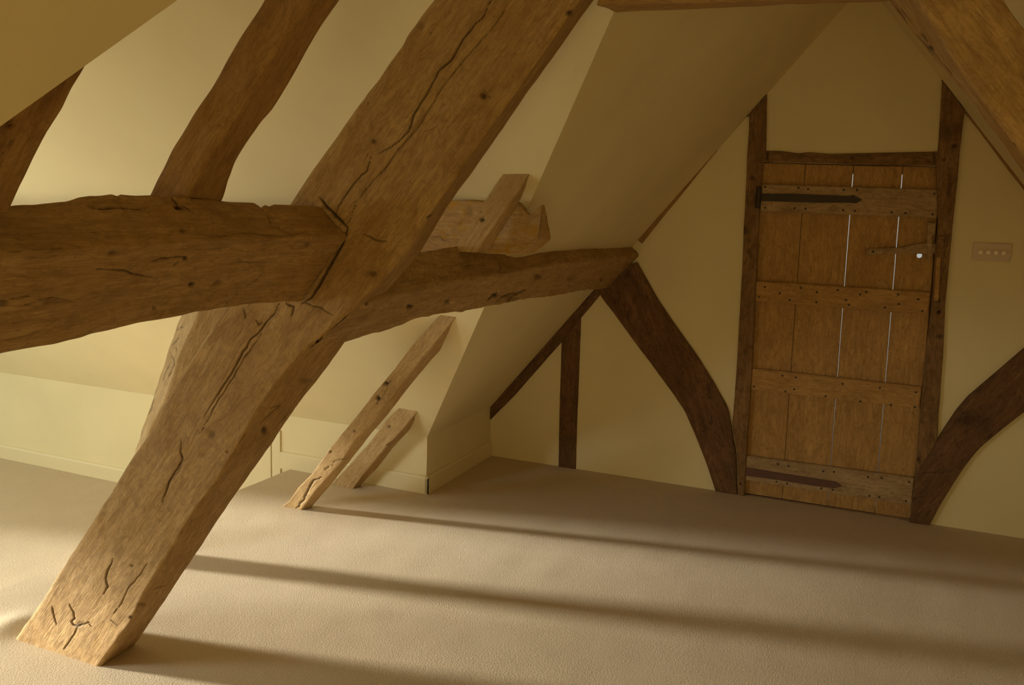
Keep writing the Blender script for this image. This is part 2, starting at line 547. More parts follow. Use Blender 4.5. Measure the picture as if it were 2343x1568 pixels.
slab('wall_left', [(EAVE_X, WING_Y + .0005, 0), (EAVE_X, GY, 0), (EAVE_X, GY, EAVE_Z), (EAVE_X, WING_Y + .0005, EAVE_Z)], (-T, 0, 0), PLASTER)
slab('wall_left_near', [(EAVE_X, BY, 0), (EAVE_X, NEAR_Y, 0), (EAVE_X, NEAR_Y, EAVE_Z), (EAVE_X, BY, EAVE_Z)], (-T, 0, 0), PLASTER)
slab('wall_right', [(R_X, BY, 0), (R_X, GY, 0), (R_X, GY, R_Z), (R_X, BY, R_Z)], (T, 0, 0), PLASTER)
slab('ceiling', [(EAVE_X, BY, EAVE_Z), (EAVE_X, NEAR_Y, EAVE_Z), (VX, VY, VZ), (EAVE_X, WING_Y, EAVE_Z), (EAVE_X, GY, EAVE_Z),
                 (RIDGE_X, GY, RIDGE_Z), (RIDGE_X, BY, RIDGE_Z)], (-T * 0.77, 0, T * 0.63), PLASTER)
slab('ceiling', [(R_X, BY, R_Z), (R_X, GY, R_Z), (RIDGE_X, GY, RIDGE_Z), (RIDGE_X, BY, RIDGE_Z)], (T * 0.78, 0, T * 0.62), PLASTER)
slab('ceiling', [(WIN_X, WING_Y, EAVE_Z), (EAVE_X, WING_Y, EAVE_Z), (VX, VY, VZ), (WIN_X, VY, VZ)], (0, T * 0.73, T * 0.68), PLASTER)
slab('ceiling', [(WIN_X, NEAR_Y, EAVE_Z), (EAVE_X, NEAR_Y, EAVE_Z), (VX, VY, VZ), (WIN_X, VY, VZ)], (0, -T * 0.76, T * 0.65), PLASTER,
     holes=[[(RL_X0, RL_Y0, rl_z(RL_Y0)), (RL_X1, RL_Y0, rl_z(RL_Y0)), (RL_X1, RL_Y1, rl_z(RL_Y1)), (RL_X0, RL_Y1, rl_z(RL_Y1))]])  # opening made for the added roof fill
slab('wall_wing_far', [(WIN_X, WING_Y, LOW), (EAVE_X - .0005, WING_Y, LOW), (EAVE_X - .0005, WING_Y, EAVE_Z), (WIN_X, WING_Y, EAVE_Z)], (0, T, 0), PLASTER)
slab('wall_wing_near', [(WIN_X, NEAR_Y, LOW), (EAVE_X, NEAR_Y, LOW), (EAVE_X, NEAR_Y, EAVE_Z), (WIN_X, NEAR_Y, EAVE_Z)], (0, -T, 0), PLASTER)
slab('wall_wing_end', [(WIN_X, NEAR_Y, LOW), (WIN_X, WING_Y, LOW), (WIN_X, WING_Y, EAVE_Z), (WIN_X, VY, VZ), (WIN_X, NEAR_Y, EAVE_Z)], (-REVEAL, 0, 0), PLASTER,
     holes=[WIN_RING(0.0, WIN_X)])

# window in the wing (off to the left of the picture)
win = prop(empty('window_1', (WIN_X - 0.07, (WIN_Y0 + WIN_Y1) / 2, WIN_Z0)), kind='structure')


def box(name, x0, x1, y0, y1, z0, z1, mat, parent=None, bevel=0.0):
    bm = bmesh.new()
    bmesh.ops.create_cube(bm, size=1.0)
    for v in bm.verts:
        v.co = Vector(((x0 + x1) / 2 + v.co.x * (x1 - x0), (y0 + y1) / 2 + v.co.y * (y1 - y0), (z0 + z1) / 2 + v.co.z * (z1 - z0)))
    if bevel: bmesh.ops.bevel(bm, geom=bm.edges[:], offset=bevel, segments=2, affect='EDGES')
    bm.verts.index_update()
    vs = np.array([v.co[:] for v in bm.verts]); fs = [[v.index for v in f.verts] for f in bm.faces]
    bm.free()
    return link(name, vs, fs, mat, parent)


slab('window_frame', WIN_RING(0.001, WIN_X - 0.04), (-0.05, 0, 0), WHITE, kind=None, parent=win, holes=[WIN_RING(0.05, WIN_X - 0.04)])
box('mullion', WIN_X - 0.09, WIN_X - 0.04, 0.93, 0.97, WIN_Z0 + .05, WIN_Z1 - .05, WHITE, win)

# carpeted floor: raised main floor with a rounded edge down to the lower floor of the wing
EDGE_X = -2.885
ys = np.concatenate([np.arange(BY, 1.0, 0.05), np.arange(1.0, GY, 0.02), [GY]])


def carpet_grid(name, x0, x1, z, riser=False, y0=None, y1=None):
    yy = ys if y0 is None else np.concatenate([[y0], ys[(ys > y0) & (ys < y1)], [y1]])
    n = int((x1 - x0) / 0.02)
    wob = 0.010 * noise3(np.stack([yy * 2.2, yy * 0, yy * 0], 1), 3) if riser else 0 * yy
    u = np.linspace(0, 1, n)[:, None]
    X = (x0 + wob)[None, :] * (1 - u) + x1 * u
    Y = np.broadcast_to(yy[None, :], X.shape)
    gp = np.stack([X.ravel(), Y.ravel(), 0 * X.ravel()], 1)
    und = 0.0013 * noise3(gp * 3.1, 5) + 0.0006 * noise3(gp * 9, 6)
    # ruck of the carpet behind the foot of the truss leg
    und += 0.018 * np.exp(-(((gp[:, 0] + 2.60) / 0.07) ** 2 + ((gp[:, 1] - 1.80) / 0.10) ** 2)) * (z == 0)
    gp[:, 2] = z + und * np.clip((GY - gp[:, 1]) / 0.1, 0, 1) * np.clip((R_X - gp[:, 0]) / 0.1, 0, 1)
    m = len(yy)
    ii = np.arange(n * m).reshape(n, m)
    ff = np.stack([ii[:-1, :-1], ii[1:, :-1], ii[1:, 1:], ii[:-1, 1:]], 2).reshape(-1, 4).tolist()
    if riser:                                  # carpet turned down over the step, with a small nosing
        k = n * m
        edge = gp[:m]
        rows = [edge + np.array([0, 0, 0.0]), edge + np.array([-0.0025, 0, -0.003]), edge * np.array([1, 1, 0]) + np.array([-0.0025, 0, LOW - 0.01])]
        gp = np.vstack([gp] + rows)
        for r in range(2):
            for j in range(m - 1): ff.append([k + r * m + j, k + r * m + j + 1, k + (r + 1) * m + j + 1, k + (r + 1) * m + j][::-1])
    o = link(name, gp, ff, CARPET, smooth=True, origin=(0, 0, 0)); o['kind'] = 'structure'
    return o


carpet_grid('floor', EDGE_X, R_X, 0.0, riser=True)
carpet_grid('floor', WIN_X, EDGE_X + 0.02, LOW, y0=NEAR_Y, y1=WING_Y)


# skirting boards
def skirting(name, p0, p1, h, n, z0=0.0):
    p0 = np.array([p0[0], p0[1], z0]); p1 = np.array([p1[0], p1[1], z0]); n = np.array([n[0], n[1], 0.0])
    prof = [(0, 0), (0.014, 0), (0.014, h - 0.012), (0.009, h - 0.003), (0.004, h), (0, h)]
    vs = []
    for p in (p0, p1):
        for a, z in prof: vs.append(p + n * a + np.array([0, 0, z]))
    k = len(prof)
    fs = [[i, (i + 1) % k, k + (i + 1) % k, k + i] for i in range(k)] + [list(range(k))[::-1], list(range(k, 2 * k))]
    o = link(name, vs, fs, SKIRT); o['kind'] = 'structure'
    return o


skirting('baseboard_wing', (-2.955, WING_Y), (EAVE_X + 0.014, WING_Y), 0.098, (0, -1), -0.004)
skirting('baseboard_left', (EAVE_X, WING_Y - 0.014), (EAVE_X, GY), 0.098, (1, 0), -0.004)
skirting('baseboard_wing_low', (WIN_X, WING_Y), (-3.80, WING_Y), 0.095, (0, -1), LOW - 0.002)
skirting('baseboard_right', (R_X, BY), (R_X, GY), 0.098, (-1, 0), -0.004)
# flush access hatch in the low wall of the wing
hatch = prop(empty('door_2', (-3.4, WING_Y - 0.006, LOW)), kind='structure')
box('hatch_panel', -3.79, -3.022, WING_Y - 0.012, WING_Y - 0.002, LOW + 0.004, 0.215, SKIRT, hatch, 0.001)
box('hatch_frame', -3.014, -2.956, WING_Y - 0.012, WING_Y - 0.002, LOW + 0.004, 0.215, SKIRT, hatch, 0.001)

# ================================================================== TIMBERS
YF, YB = 1.75, 1.905
AX_L = np.array([-0.951 + 2.508, 0, 1.933]); AX_L /= np.linalg.norm(AX_L)


def Y_(pts, Y): return [on_y(x, y, Y) for x, y in pts]
def X_(pts, X): return [on_x(x, y, X) for x, y in pts]
def P_(pts, off): return [on_roof(x, y, off) for x, y in pts]


# ---- left leg of the truss (principal rafter)
L = [(32, 1463), (92, 1378), (141, 1299), (164, 1263), (205, 1199), (260, 1113), (299, 1047), (350, 977), (372, 930), (416, 854), (471, 770), (512, 704),
     (600, 570), (661, 466), (683, 432), (720, 379), (761, 322), (790, 280), (837, 212), (862, 184), (886, 147), (918, 102), (932, 75), (959, 38), (988, 0)]
A = [(230, 1523), (241, 1506), (294, 1434), (333, 1355), (380, 1280), (427, 1199), (512, 1080), (556, 999), (591, 935), (645, 864), (697, 800), (775, 735), (850, 665),
     (930, 583), (985, 490), (1050, 397), (1115, 304), (1172, 222), (1238, 130), (1300, 42)]
B = [(314, 1472), (388, 1363), (461, 1254), (555, 1113), (630, 1003), (702, 900), (755, 833), (790, 783), (860, 700), (961, 582), (1021, 480), (1028, 468), (1072, 406), (1110, 352),
     (1157, 287), (1198, 225), (1246, 157), (1287, 102), (1335, 32)]
rL, rA, rB = Y_(L, YF), Y_(A, YF), Y_(B, YB)
rD = []
Ba = np.array(rB); Aa = np.array(rA)
for p in rL: rD.append(p + np.array([0.01, YB - YF, 0.0]))
crk_shade = [
    ([(1125, 0), (1105, 40), (1085, 58), (1060, 90), (1030, 140), (1003, 162), (975, 215), (945, 262), (935, 300), (915, 320), (895, 335), (869, 350)], 3.2, 0.95),
    ([(1165, 5), (1130, 60), (1085, 110), (1050, 150), (1010, 200), (985, 245), (950, 300), (905, 350), (880, 385), (840, 430), (815, 462), (800, 510)], 2.0, 0.7),
    ([(850, 360), (838, 390), (810, 420), (790, 450), (772, 478), (764, 500)], 2.6, 0.85),
    ([(733, 452), (752, 478), (772, 497), (796, 520)], 5.5, 1.0), ([(796, 520), (790, 545), (760, 600), (735, 645), (712, 682), (692, 694)], 5.5, 1.0),  # shadow gap round the purlin end, painted as a dark groove
    ([(640, 692), (625, 720), (607, 738), (597, 755), (575, 775), (555, 805), (540, 835), (525, 860), (505, 890), (485, 925), (468, 955)], 2.6, 0.95),
    ([(600, 760), (580, 790), (560, 818), (530, 870), (500, 915), (480, 955), (462, 985)], 1.8, 0.8),
    ([(413, 1005), (413, 1035), (418, 1052), (400, 1078), (385, 1110), (370, 1150)], 2.4, 0.9), ([(418, 1052), (408, 1080), (395, 1092)], 1.6, 0.6),
    ([(258, 1280), (245, 1310), (242, 1328), (245, 1345), (237, 1362)], 2.6, 0.9),
    ([(335, 1290), (323, 1312), (290, 1350), (275, 1385), (260, 1405)], 1.4, 0.7),
    ([(118, 1388), (122, 1415), (128, 1433)], 1.8, 0.8), ([(157, 1383), (168, 1405), (170, 1418), (162, 1425), (168, 1432), (178, 1434), (190, 1430), (202, 1427), (208, 1437)], 2.4, 0.95),
    ([(179, 1436), (165, 1460), (143, 1490)], 1.7, 0.9), ([(252, 1418), (268, 1432)], 1.5, 0.6), ([(380, 1340), (355, 1350)], 1.6, 0.6),
    ([(615, 935), (640, 925), (600, 965)], 2.0, 0.6), ([(835, 535), (860, 550), (885, 553)], 2.6, 0.8), ([(630, 975), (660, 945), (690, 925), (695, 900)], 2.0, 0.45),
    ([(555, 705), (562, 730)], 1.8, 0.7), ([(585, 732), (592, 745), (600, 735)], 2.2, 0.8), ([(652, 695), (672, 702), (665, 725)], 3.0, 0.85), ([(690, 690), (735, 705), (760, 722)], 2.4, 0.7),
    ([(970, 300), (1000, 290), (1010, 320)], 1.4, 0.4), ([(975, 500), (990, 490)], 3.0, 0.8), ([(1105, 200), (1125, 228)], 2.0, 0.5),
]
sp = [(1106, 219, 7, 7, 0.8), (855, 323, 5, 5, 0.7), (604, 984, 6, 9, 0.8), (484, 994, 8, 8, 0.5), (760, 835, 6, 9, 0.9), (1303, 29, 8, 7, 1.0), (855, 627, 9, 6, 0.6), (700, 870, 14, 5, 0.4), (520, 1035, 4, 4, 0.5),
      (185, 1428, 9, 5, 0.45), (300, 1297, 4, 3, 0.6), (298, 1414, 4, 3, 0.7), (325, 1385, 8, 4, 0.5), (965, 60, 6, 10, 0.35), (985, 75, 3, 3, 0.5)]
o = beam('principal_rafter', [rL, rA, rB, rD], OAK, AX_L, 0.0028, 0.0028, 0.012, cuts=[((0, 0, -0.012), (0, 0, -1)), ((RIDGE_X, 0, 0), (1, 0, 0))],
         cracks=crk_shade, spots=sp, amp=0.003, adze=0.0013, seed=11, ext=(0.25, 1.2), gdepth=0.005, smooth_k=7)
prop(o, 'large leaning oak truss leg with long splits rising from the carpet at lower left', 'roof beam')

# ---- collar beam across the truss
cb = [(1288, 15), (1507, 7), (1750, 2), (2035, -6)]
cs = [(1335, 33), (1500, 25), (1650, 18), (1800, 10), (1980, 5), (2040, 2)]
cF = Y_(cb, YF + 0.02); cB = Y_(cs, YB)
o = beam('collar_beam', [cF, cB, up((0, 0, .2), cB), up((0, 0, .2), cF)], OAK, (1, 0, 0), 0.007, 0.007, 0.01,
         cuts=[(rA[-1] + np.array([0.03, 0, 0]), (-AX_L[2], 0, AX_L[0])), ((0.05, 0, 1.93), (0.79, 0, 0.61))], seed=23, ext=(0.1, 0.15), amp=0.002)
prop(o, 'horizontal oak collar crossing the top of the picture between two truss legs', 'roof beam')

# ---- right leg of the truss
RS = [(2034, 3), (2086, 75), (2115, 109), (2143, 149), (2198, 205), (2250, 275), (2287, 321), (2343, 402)]
RA = [(2098, 0), (2133, 60), (2168, 120), (2200, 165), (2245, 225), (2293, 290), (2343, 350)]
RO = [(2324, 0), (2343, 23)]
rS, rA2, rO = Y_(RS, YB), Y_(RA, YF), Y_(RO, YF)
AX_R = rS[-1] - rS[0]; AX_R /= np.linalg.norm(AX_R)
wide = rO[0] - (rA2[0] + AX_R * ((rO[0] - rA2[0]) @ AX_R))
rOO = up(wide, rA2)
rOB = up((0, YB - YF, 0), rOO)
o = beam('principal_rafter', [rA2, rS, rOB, rOO], OAK, AX_R, 0.007, 0.007, 0.012, cuts=[((0, 0, -0.01), (0, 0, -1)), ((RIDGE_X + 0.02, 0, 0), (-1, 0, 0))],
         cracks=[([(2040, 5), (2070, 45), (2083, 70), (2115, 105), (2130, 118), (2150, 142), (2175, 172), (2198, 200)], 2.6, 0.95), ([(2105, 78), (2118, 95)], 2.8, 0.9),
                 ([(2060, 20), (2080, 48)], 2, 0.7), ([(2250, 275), (2290, 330), (2320, 372)], 1.6, 0.6)],
         spots=[(2125, 112, 8, 5, 1.0), (2143, 12, 4, 4, 0.5), (2320, 330, 3, 4, 0.6)], seed=31, ext=(1.0, 2.0), smooth_k=9)
prop(o, 'sloping oak truss leg cutting the top right corner of the picture', 'roof beam')

# ---- near purlin, butting into the front of the truss leg
Tn = [(0, 463), (60, 460), (112, 459), (150, 455), (180, 446), (205, 442), (255, 441), (268, 445), (275, 441), (330, 443), (400, 444), (440, 446), (500, 455), (540, 457), (580, 462), (590, 468), (598, 474), (606, 467),
      (616, 471), (628, 464), (665, 467), (715, 470), (740, 474)]
An = [(0, 577), (120, 573), (240, 565), (330, 560), (440, 551), (540, 546), (640, 545), (700, 542), (760, 541), (790, 540)]
Bn = [(0, 812), (100, 793), (180, 775), (270, 752), (340, 737), (444, 716), (520, 704), (600, 695), (650, 692), (688, 693)]
rT, rAn, rBn = X_(Tn, -1.27), X_(An, -1.19), X_(Bn, -1.33)
rOut = up((-0.085, 0, 0.09), rBn)
crn_shade = [([(205, 472), (240, 475), (300, 475), (325, 477)], 1.8, 0.8), ([(395, 450), (408, 462), (415, 480)], 3, 0.9), ([(400, 475), (425, 470), (440, 482)], 2.5, 0.85), ([(412, 438), (440, 450), (480, 452), (495, 454)], 3.5, 0.95),  # last line: shadow under the rafter foot, painted dark
       ([(0, 576), (80, 572), (200, 566)], 1.8, 0.6), ([(215, 616), (280, 617), (310, 628), (350, 636)], 2.6, 0.9), ([(345, 600), (385, 592), (420, 588), (428, 596)], 2.6, 0.85),
       ([(395, 610), (410, 600)], 2.4, 0.6), ([(0, 690), (40, 682), (66, 676)], 2.2, 0.7), ([(45, 700), (90, 685), (120, 678), (170, 690)], 2.4, 0.55), ([(490, 540), (560, 532), (640, 540), (710, 532)], 2.0, 0.4),
       ([(540, 600), (610, 602)], 1.4, 0.5), ([(432, 655), (450, 648)], 2.5, 0.8), ([(488, 655), (500, 642), (512, 650)], 2.5, 0.6), ([(560, 662), (590, 640), (605, 625)], 1.8, 0.5), ([(610, 490), (620, 515)], 2, 0.5),
       ([(0, 780), (40, 772), (90, 760)], 2.5, 0.5), ([(400, 572), (530, 570), (590, 580)], 1.4, 0.4)]
spn = [(411, 474, 9, 6, 0.9), (440, 653, 7, 5, 0.9), (258, 581, 9, 6, 0.5), (425, 592, 5, 5, 0.9), (500, 648, 9, 6, 0.5), (418, 527, 6, 6, 0.5), (5, 693, 12, 8, 0.6), (120, 687, 30, 7, 0.35), (705, 560, 7, 5, 0.5), (40, 546, 4, 4, 0.4), (354, 707, 5, 4, 0.6)]
o = beam('purlin', [rT, rAn, rBn, rOut], OAK, (0, 1, 0), 0.0028, 0.003, 0.007, cuts=[((0, YF - 0.004, 0), (0, 1, 0)), ((0, -2.38, 0), (0, -1, 0))], cracks=crn_shade, spots=spn,
         amp=0.004, adze=0.0022, seed=47, ext=(1.0, 0.0), gdepth=0.0045)
prop(o, 'thick knotty oak purlin entering from the left edge and butting into the truss leg', 'roof beam')

# ---- far purlin, from the truss leg to the gable
Tf = [(930, 585), (961, 573), (1019, 564), (1061, 557), (1095, 549), (1132, 558), (1149, 572), (1176, 583), (1199, 580), (1218, 566), (1253, 559), (1310, 558), (1387, 560), (1441, 560), (1452, 563)]
Af = [(850, 690), (930, 668), (1000, 650), (1080, 640), (1153, 628), (1200, 618), (1253, 608), (1310, 601), (1368, 594), (1420, 588), (1462, 584)]
Bf = [(787, 786), (815, 777), (869, 760), (892, 754), (946, 731), (984, 722), (1022, 716), (1053, 717), (1084, 710), (1157, 694), (1234, 683), (1330, 668), (1368, 664), (1395, 660)]
rTf, rAf, rBf = X_(Tf, -1.21), X_(Af, -1.155), X_(Bf, -1.33)
rOf = up((-0.06, 0, 0.12), rBf)
crf_shade = [([(1130, 695), (1150, 680), (1205, 662)], 2.6, 0.85), ([(1155, 694), (1175, 676), (1195, 668)], 2.2, 0.8), ([(1115, 688), (1130, 675), (1137, 668)], 3.2, 0.9), ([(930, 585), (945, 583), (960, 580)], 3.5, 0.9),  # last line: shadow where the truss underside stops, painted dark
       ([(1135, 560), (1160, 578), (1195, 583)], 4, 0.95), ([(1140, 595), (1148, 612), (1143, 625)], 1.6, 0.7), ([(1155, 690), (1162, 700)], 2, 0.5), ([(1015, 698), (1030, 683)], 2.5, 0.8),
       ([(880, 650), (960, 640), (1050, 632), (1100, 625)], 1.6, 0.4), ([(1000, 610), (1090, 605)], 2.0, 0.4)]
spf = [(1132, 676, 7, 5, 0.95), (938, 701, 7, 5, 0.95), (1024, 690, 5, 5, 0.7), (1232, 634, 8, 5, 0.7), (1304, 640, 6, 4, 0.4), (1376, 640, 4, 4, 0.6), (1308, 634, 8, 3, 0.3), (840, 697, 4, 4, 0.9), (1170, 680, 14, 6, 0.4)]
o = beam('purlin', [rTf, rAf, rBf, rOf], OAK, (0, 1, 0), 0.0042, 0.004, 0.014, cuts=[((0, YF + 0.012, 0), (0, -1, 0)), ((0, GY - 0.004, 0), (0, 1, 0))], cracks=crf_shade, spots=spf,
         amp=0.004, adze=0.0022, seed=53, ext=(0.1, 0.1), gdepth=0.005, smooth_k=9)
prop(o, 'rounded oak purlin running from behind the big truss leg to the gable wall', 'roof beam')

# ---- common rafter standing on the near purlin
OFF = -0.24
nrm = np.array([PITCH_L, 0, -1.0]); nrm /= np.linalg.norm(nrm)      # towards the room
L = [(597, 0), (550, 73), (512, 137), (485, 191), (449, 242), (427, 278), (389, 345), (362, 398), (338, 441)]
Rr = [(785, 0), (727, 85), (666, 191), (628, 253), (604, 280), (574, 324), (546, 372), (527, 416), (516, 455)]
TH = 0.085
lo_ = P_(L, OFF - TH * 1.577)
rr_ = P_(Rr, OFF)
li_ = up(nrm * TH, lo_)
AXR = np.array([1, 0, PITCH_L]); AXR /= np.linalg.norm(AXR)
cutb = on_roof(516, 453, OFF)
o = beam('common_rafter', [lo_, li_, rr_, up(-nrm * TH, rr_)], OAK_BROWN, rr_[0] - rr_[-1], 0.006, 0.005, 0.012,
         cuts=[(cutb - np.array([0, 0, 0.014]), (0, 0, -1)), ((-0.35, 0, 0), (1, 0, 0))], seed=61, ext=(0.15, 0.6), smooth_k=9,
         cracks=[([(640, 240), (600, 290), (575, 320)], 2, 0.5)])
prop(o, 'brown oak rafter with a curved edge standing on top of the near purlin', 'rafter')

# ---- rafter at the left edge, disappearing behind the sloping ceiling
OFF = -0.115
Rr = [(188, 166), (167, 205), (147, 246), (113, 304), (82, 362), (70, 386), (51, 427), (38, 459)]
rr_ = P_(Rr, OFF); ll_ = up((0, -0.17, 0), rr_)
o = beam('common_rafter', [up(-nrm * TH, ll_), ll_, rr_, up(-nrm * TH, rr_)], OAK_BROWN, rr_[0] - rr_[-1], 0.006, 0.006, 0.01,
         cuts=[((0, 0, 1.43), (0, 0, -1))], seed=67, ext=(0.1, 0.12), spots=[(23, 287, 6, 8, 1.0)], cracks=[([(0, 360), (25, 330), (40, 310)], 2, 0.5)])
prop(o, 'dark rafter at the left edge, upper end hidden by the sloping ceiling', 'rafter')

# ---- strut between the near purlin and the edge of the raised floor, behind the truss leg
Ls = [(416, 716), (405, 740), (397, 770), (388, 790), (378, 825), (365, 860), (352, 905), (338, 945), (322, 985), (318, 1003), (307, 1030)]
As = [(452, 716), (440, 745), (425, 775), (412, 805), (402, 835), (395, 860), (383, 895), (370, 930), (350, 965), (335, 1000), (322, 1030)]
SY = 2.34
sL = Y_(Ls, SY + 0.055); sA = Y_(As, SY)
sR = up((0.14, 0.08, 0.0), sA); sD = up((0.10, 0.10, 0.0), sL)
o = beam('strut', [sL, sA, sR, sD], OAK_PALE, sL[0] - sL[-1], 0.006, 0.005, 0.008, cuts=[((0, 0, LOW), (0, 0, -1)), ((0, 0, 1.34), (0, 0, 1))],
         cracks=[([(402, 758), (410, 752), (420, 747)], 1.6, 0.8), ([(393, 790), (402, 782), (410, 772)], 2, 0.7), ([(402, 795), (404, 802)], 2.2, 0.9), ([(388, 808), (397, 820), (400, 835), (392, 850), (385, 865)], 1.8, 0.8),
                 ([(390, 830), (380, 850), (372, 870)], 2, 0.6), ([(352, 905), (345, 935), (338, 950)], 2.5, 0.6), ([(325, 975), (320, 1000)], 2.4, 0.7)],
         seed=71, ext=(1.1, 0.5), gdepth=0.006, amp=0.004, smooth_k=5)
prop(o, 'rough oak strut with a pale split side, half hidden behind the big truss leg', 'strut')

# ---- small rafters running down to the carpet beside the wing ceiling
def rafter3(L, A, B, Yf, off, mat, label, seed, cuts, cracks=(), spots=(), ext=(0.1, 0.2), depth=0.06, group=None):
    y0, Y0, y1, Y1 = Yf
    f = lambda y: Y0 + (y - y0) * (Y1 - Y0) / (y1 - y0)
    a = [on_y(x, y, f(y)) for x, y in A]
    l = [on_y(x, y, f(y)) for x, y in L]
    b = [on_y(x, y, f(y) + depth) for x, y in B]
    d = up((0.01, depth, 0), l)
    o = beam('common_rafter', [l, a, b, d], mat, a[0] - a[-1], 0.005, 0.0045, 0.006, cuts=cuts, cracks=cracks, spots=spots, seed=seed, ext=ext, amp=0.002, adze=0.001, gdepth=0.006)
    prop(o, label, 'rafter', group)
    return o


WP = ((0, WING_Y, EAVE_Z + 0.012), (0, WING_K, 1.0))
GR = ((0, 0, -0.012), (0, 0, -1))
L = [(1007, 720), (969, 760), (938, 795), (900, 847), (854, 902), (840, 922), (801, 970), (756, 1024), (714, 1084), (681, 1117), (663, 1144), (647, 1158)]
A = [(1043, 728), (961, 827), (888, 918), (855, 967), (816, 1003), (780, 1060), (726, 1120), (687, 1171)]
B = [(1045, 729), (1026, 764), (1007, 804), (976, 839), (942, 879), (888, 949), (858, 982), (828, 1021), (786, 1075), (744, 1126), (720, 1154)]
rafter3(L, A, B, (1165, 3.187, 724, 3.013), 0, OAK_PALE, 'long slender pale rafter meeting the carpet with a split at its foot', 83, [WP, GR],
        cracks=[([(735, 1092), (718, 1100), (705, 1120), (695, 1145), (678, 1165)], 2.6, 1.0), ([(800, 1048), (765, 1055), (760, 1068)], 1.6, 0.6), ([(895, 870), (880, 900), (860, 930)], 1.4, 0.6), ([(745, 1075), (755, 1066)], 1.6, 0.7)],
        spots=[(884, 878, 6, 5, 0.95), (865, 911, 5, 6, 1.0), (757, 1035, 3, 3, 0.7), (812, 988, 3, 3, 0.7)])
L = [(912, 934), (885, 961), (849, 1009), (810, 1051), (765, 1102), (756, 1110)]
A = [(954, 943), (915, 991), (888, 1018), (858, 1054), (828, 1090), (807, 1120)]
B = [(957, 944), (939, 982), (900, 1024), (864, 1072), (840, 1096), (822, 1116)]
rafter3(L, A, B, (1115, 3.575, 938, 3.536), 0, OAK_PALE, 'shortest pale rafter stub leaning between the carpet and the low cream wall', 89, [WP, GR],
        cracks=[([(898, 1008), (888, 1018), (880, 1022)], 2.2, 0.9)], spots=[(891, 977, 3, 3, 0.7)], ext=(0.1, 0.1))
L = [(1155, 390), (1107, 459), (1074, 516), (1044, 555)]
A = [(1205, 409), (1181, 448), (1137, 509), (1108, 551)]
B = [(1209, 413), (1192, 456), (1157, 516), (1134, 551)]
rafter3(L, A, B, (551, 2.40, 400, 2.50), 0, OAK_PALE, 'short pale rafter standing on the far purlin under the side ceiling', 97,
        [WP, ((0, 0, 1.335), (0, 0, -1))],
        spots=[(1103, 502, 5, 5, 0.9), (1100, 485, 3, 3, 0.5)], cracks=[([(1118, 528), (1125, 520)], 1.6, 0.6)], ext=(0.05, 0.03))

# ---- purlin of the side wing, stained yellow
Tw = [(985, 470), (1010, 462), (1045, 458), (1075, 458), (1105, 461), (1150, 464), (1185, 462), (1200, 480), (1213, 492), (1225, 478), (1241, 468)]
Bw = [(985, 580), (1050, 580), (1100, 580), (1150, 583), (1190, 581), (1215, 566), (1234, 545)]
YW = 2.56
wT = Y_(Tw, YW); wB = Y_(Bw, YW - 0.03)
wT = Y_([(60, 486), (520, 482), (760, 476)], YW) + wT; wB = Y_([(60, 600), (520, 590), (760, 585)], YW - 0.03) + wB
o = beam('purlin', [wT, wB, up((0, 0.12, 0.0), wB), up((0, 0.02, 0), wT)], OAK_STAINED, (1, 0, 0), 0.005, 0.005, 0.006,
         cuts=[((wT[-1][0] - 0.0, 0, 0), (1, 0, 0)), ((-6.95, 0, 0), (-1, 0, 0))], seed=101, ext=(5, 0.0), spots=[(1072, 485, 10, 12, 0.35)],
         cracks=[([(985, 545), (1005, 540), (1020, 555)], 1.8, 0.6), ([(1060, 500), (1050, 515)], 3, 0.4)])
prop(o, 'yellow stained purlin of the side wing, seen above the far purlin', 'roof beam')


# ================================================================== TIMBERS SET IN THE GABLE WALL
def wall_timber(name, left, right, mat, label, cat, seed, proud=0.014, axis=None, cuts=(), cracks=(), spots=(), ext=(0, 0), group=None, Y=GY, k=5, amp=0.0015, radius=0.007):
    l = Y_(left, Y - proud); r = Y_(right, Y - proud)
    lb = up((0, proud + 0.012, 0), l); rb = up((0, proud + 0.012, 0), r)
    if axis is None: axis = l[0] - l[-1]
    o = beam(name, [l, r, rb, lb], mat, axis, 0.008, 0.007, radius, cuts=list(cuts), cracks=cracks, spots=spots, seed=seed, ext=ext, amp=amp, adze=0.0006, gdepth=0.004, smooth_k=k)
    return prop(o, label, cat, group)


FLOORCUT = ((0, 0, 0.0), (0, 0, -1))
ROOFL = ((EAVE_X, 0, EAVE_Z - 0.004), (-PITCH_L, 0, 1.0))
ROOFR = ((R_X, 0, R_Z - 0.004), (R_K, 0, 1.0))
wall_timber('door_post', [(1714, 200), (1714, 300), (1709, 360), (1706, 430), (1701, 530), (1701, 560), (1691, 733), (1684, 859), (1679, 929), (1675, 976), (1686, 1037), (1688, 1132)],
            [(1754, 200), (1752, 345), (1746, 371), (1738, 483), (1730, 640), (1721, 842), (1710, 1000), (1703, 1135)], OAK_FRAME,
            'weathered oak post on the hinge side of the plank door, patched and nail holed', 'post', 111, 0.02, (0, 0, 1), [ROOFL, FLOORCUT], ext=(0.05, 0.1),
            spots=[(1722, 408, 5, 5, 0.8), (1734, 455, 8, 18, 0.8), (1703, 528, 8, 9, 0.6), (1694, 1107, 3, 3, 0.9)])
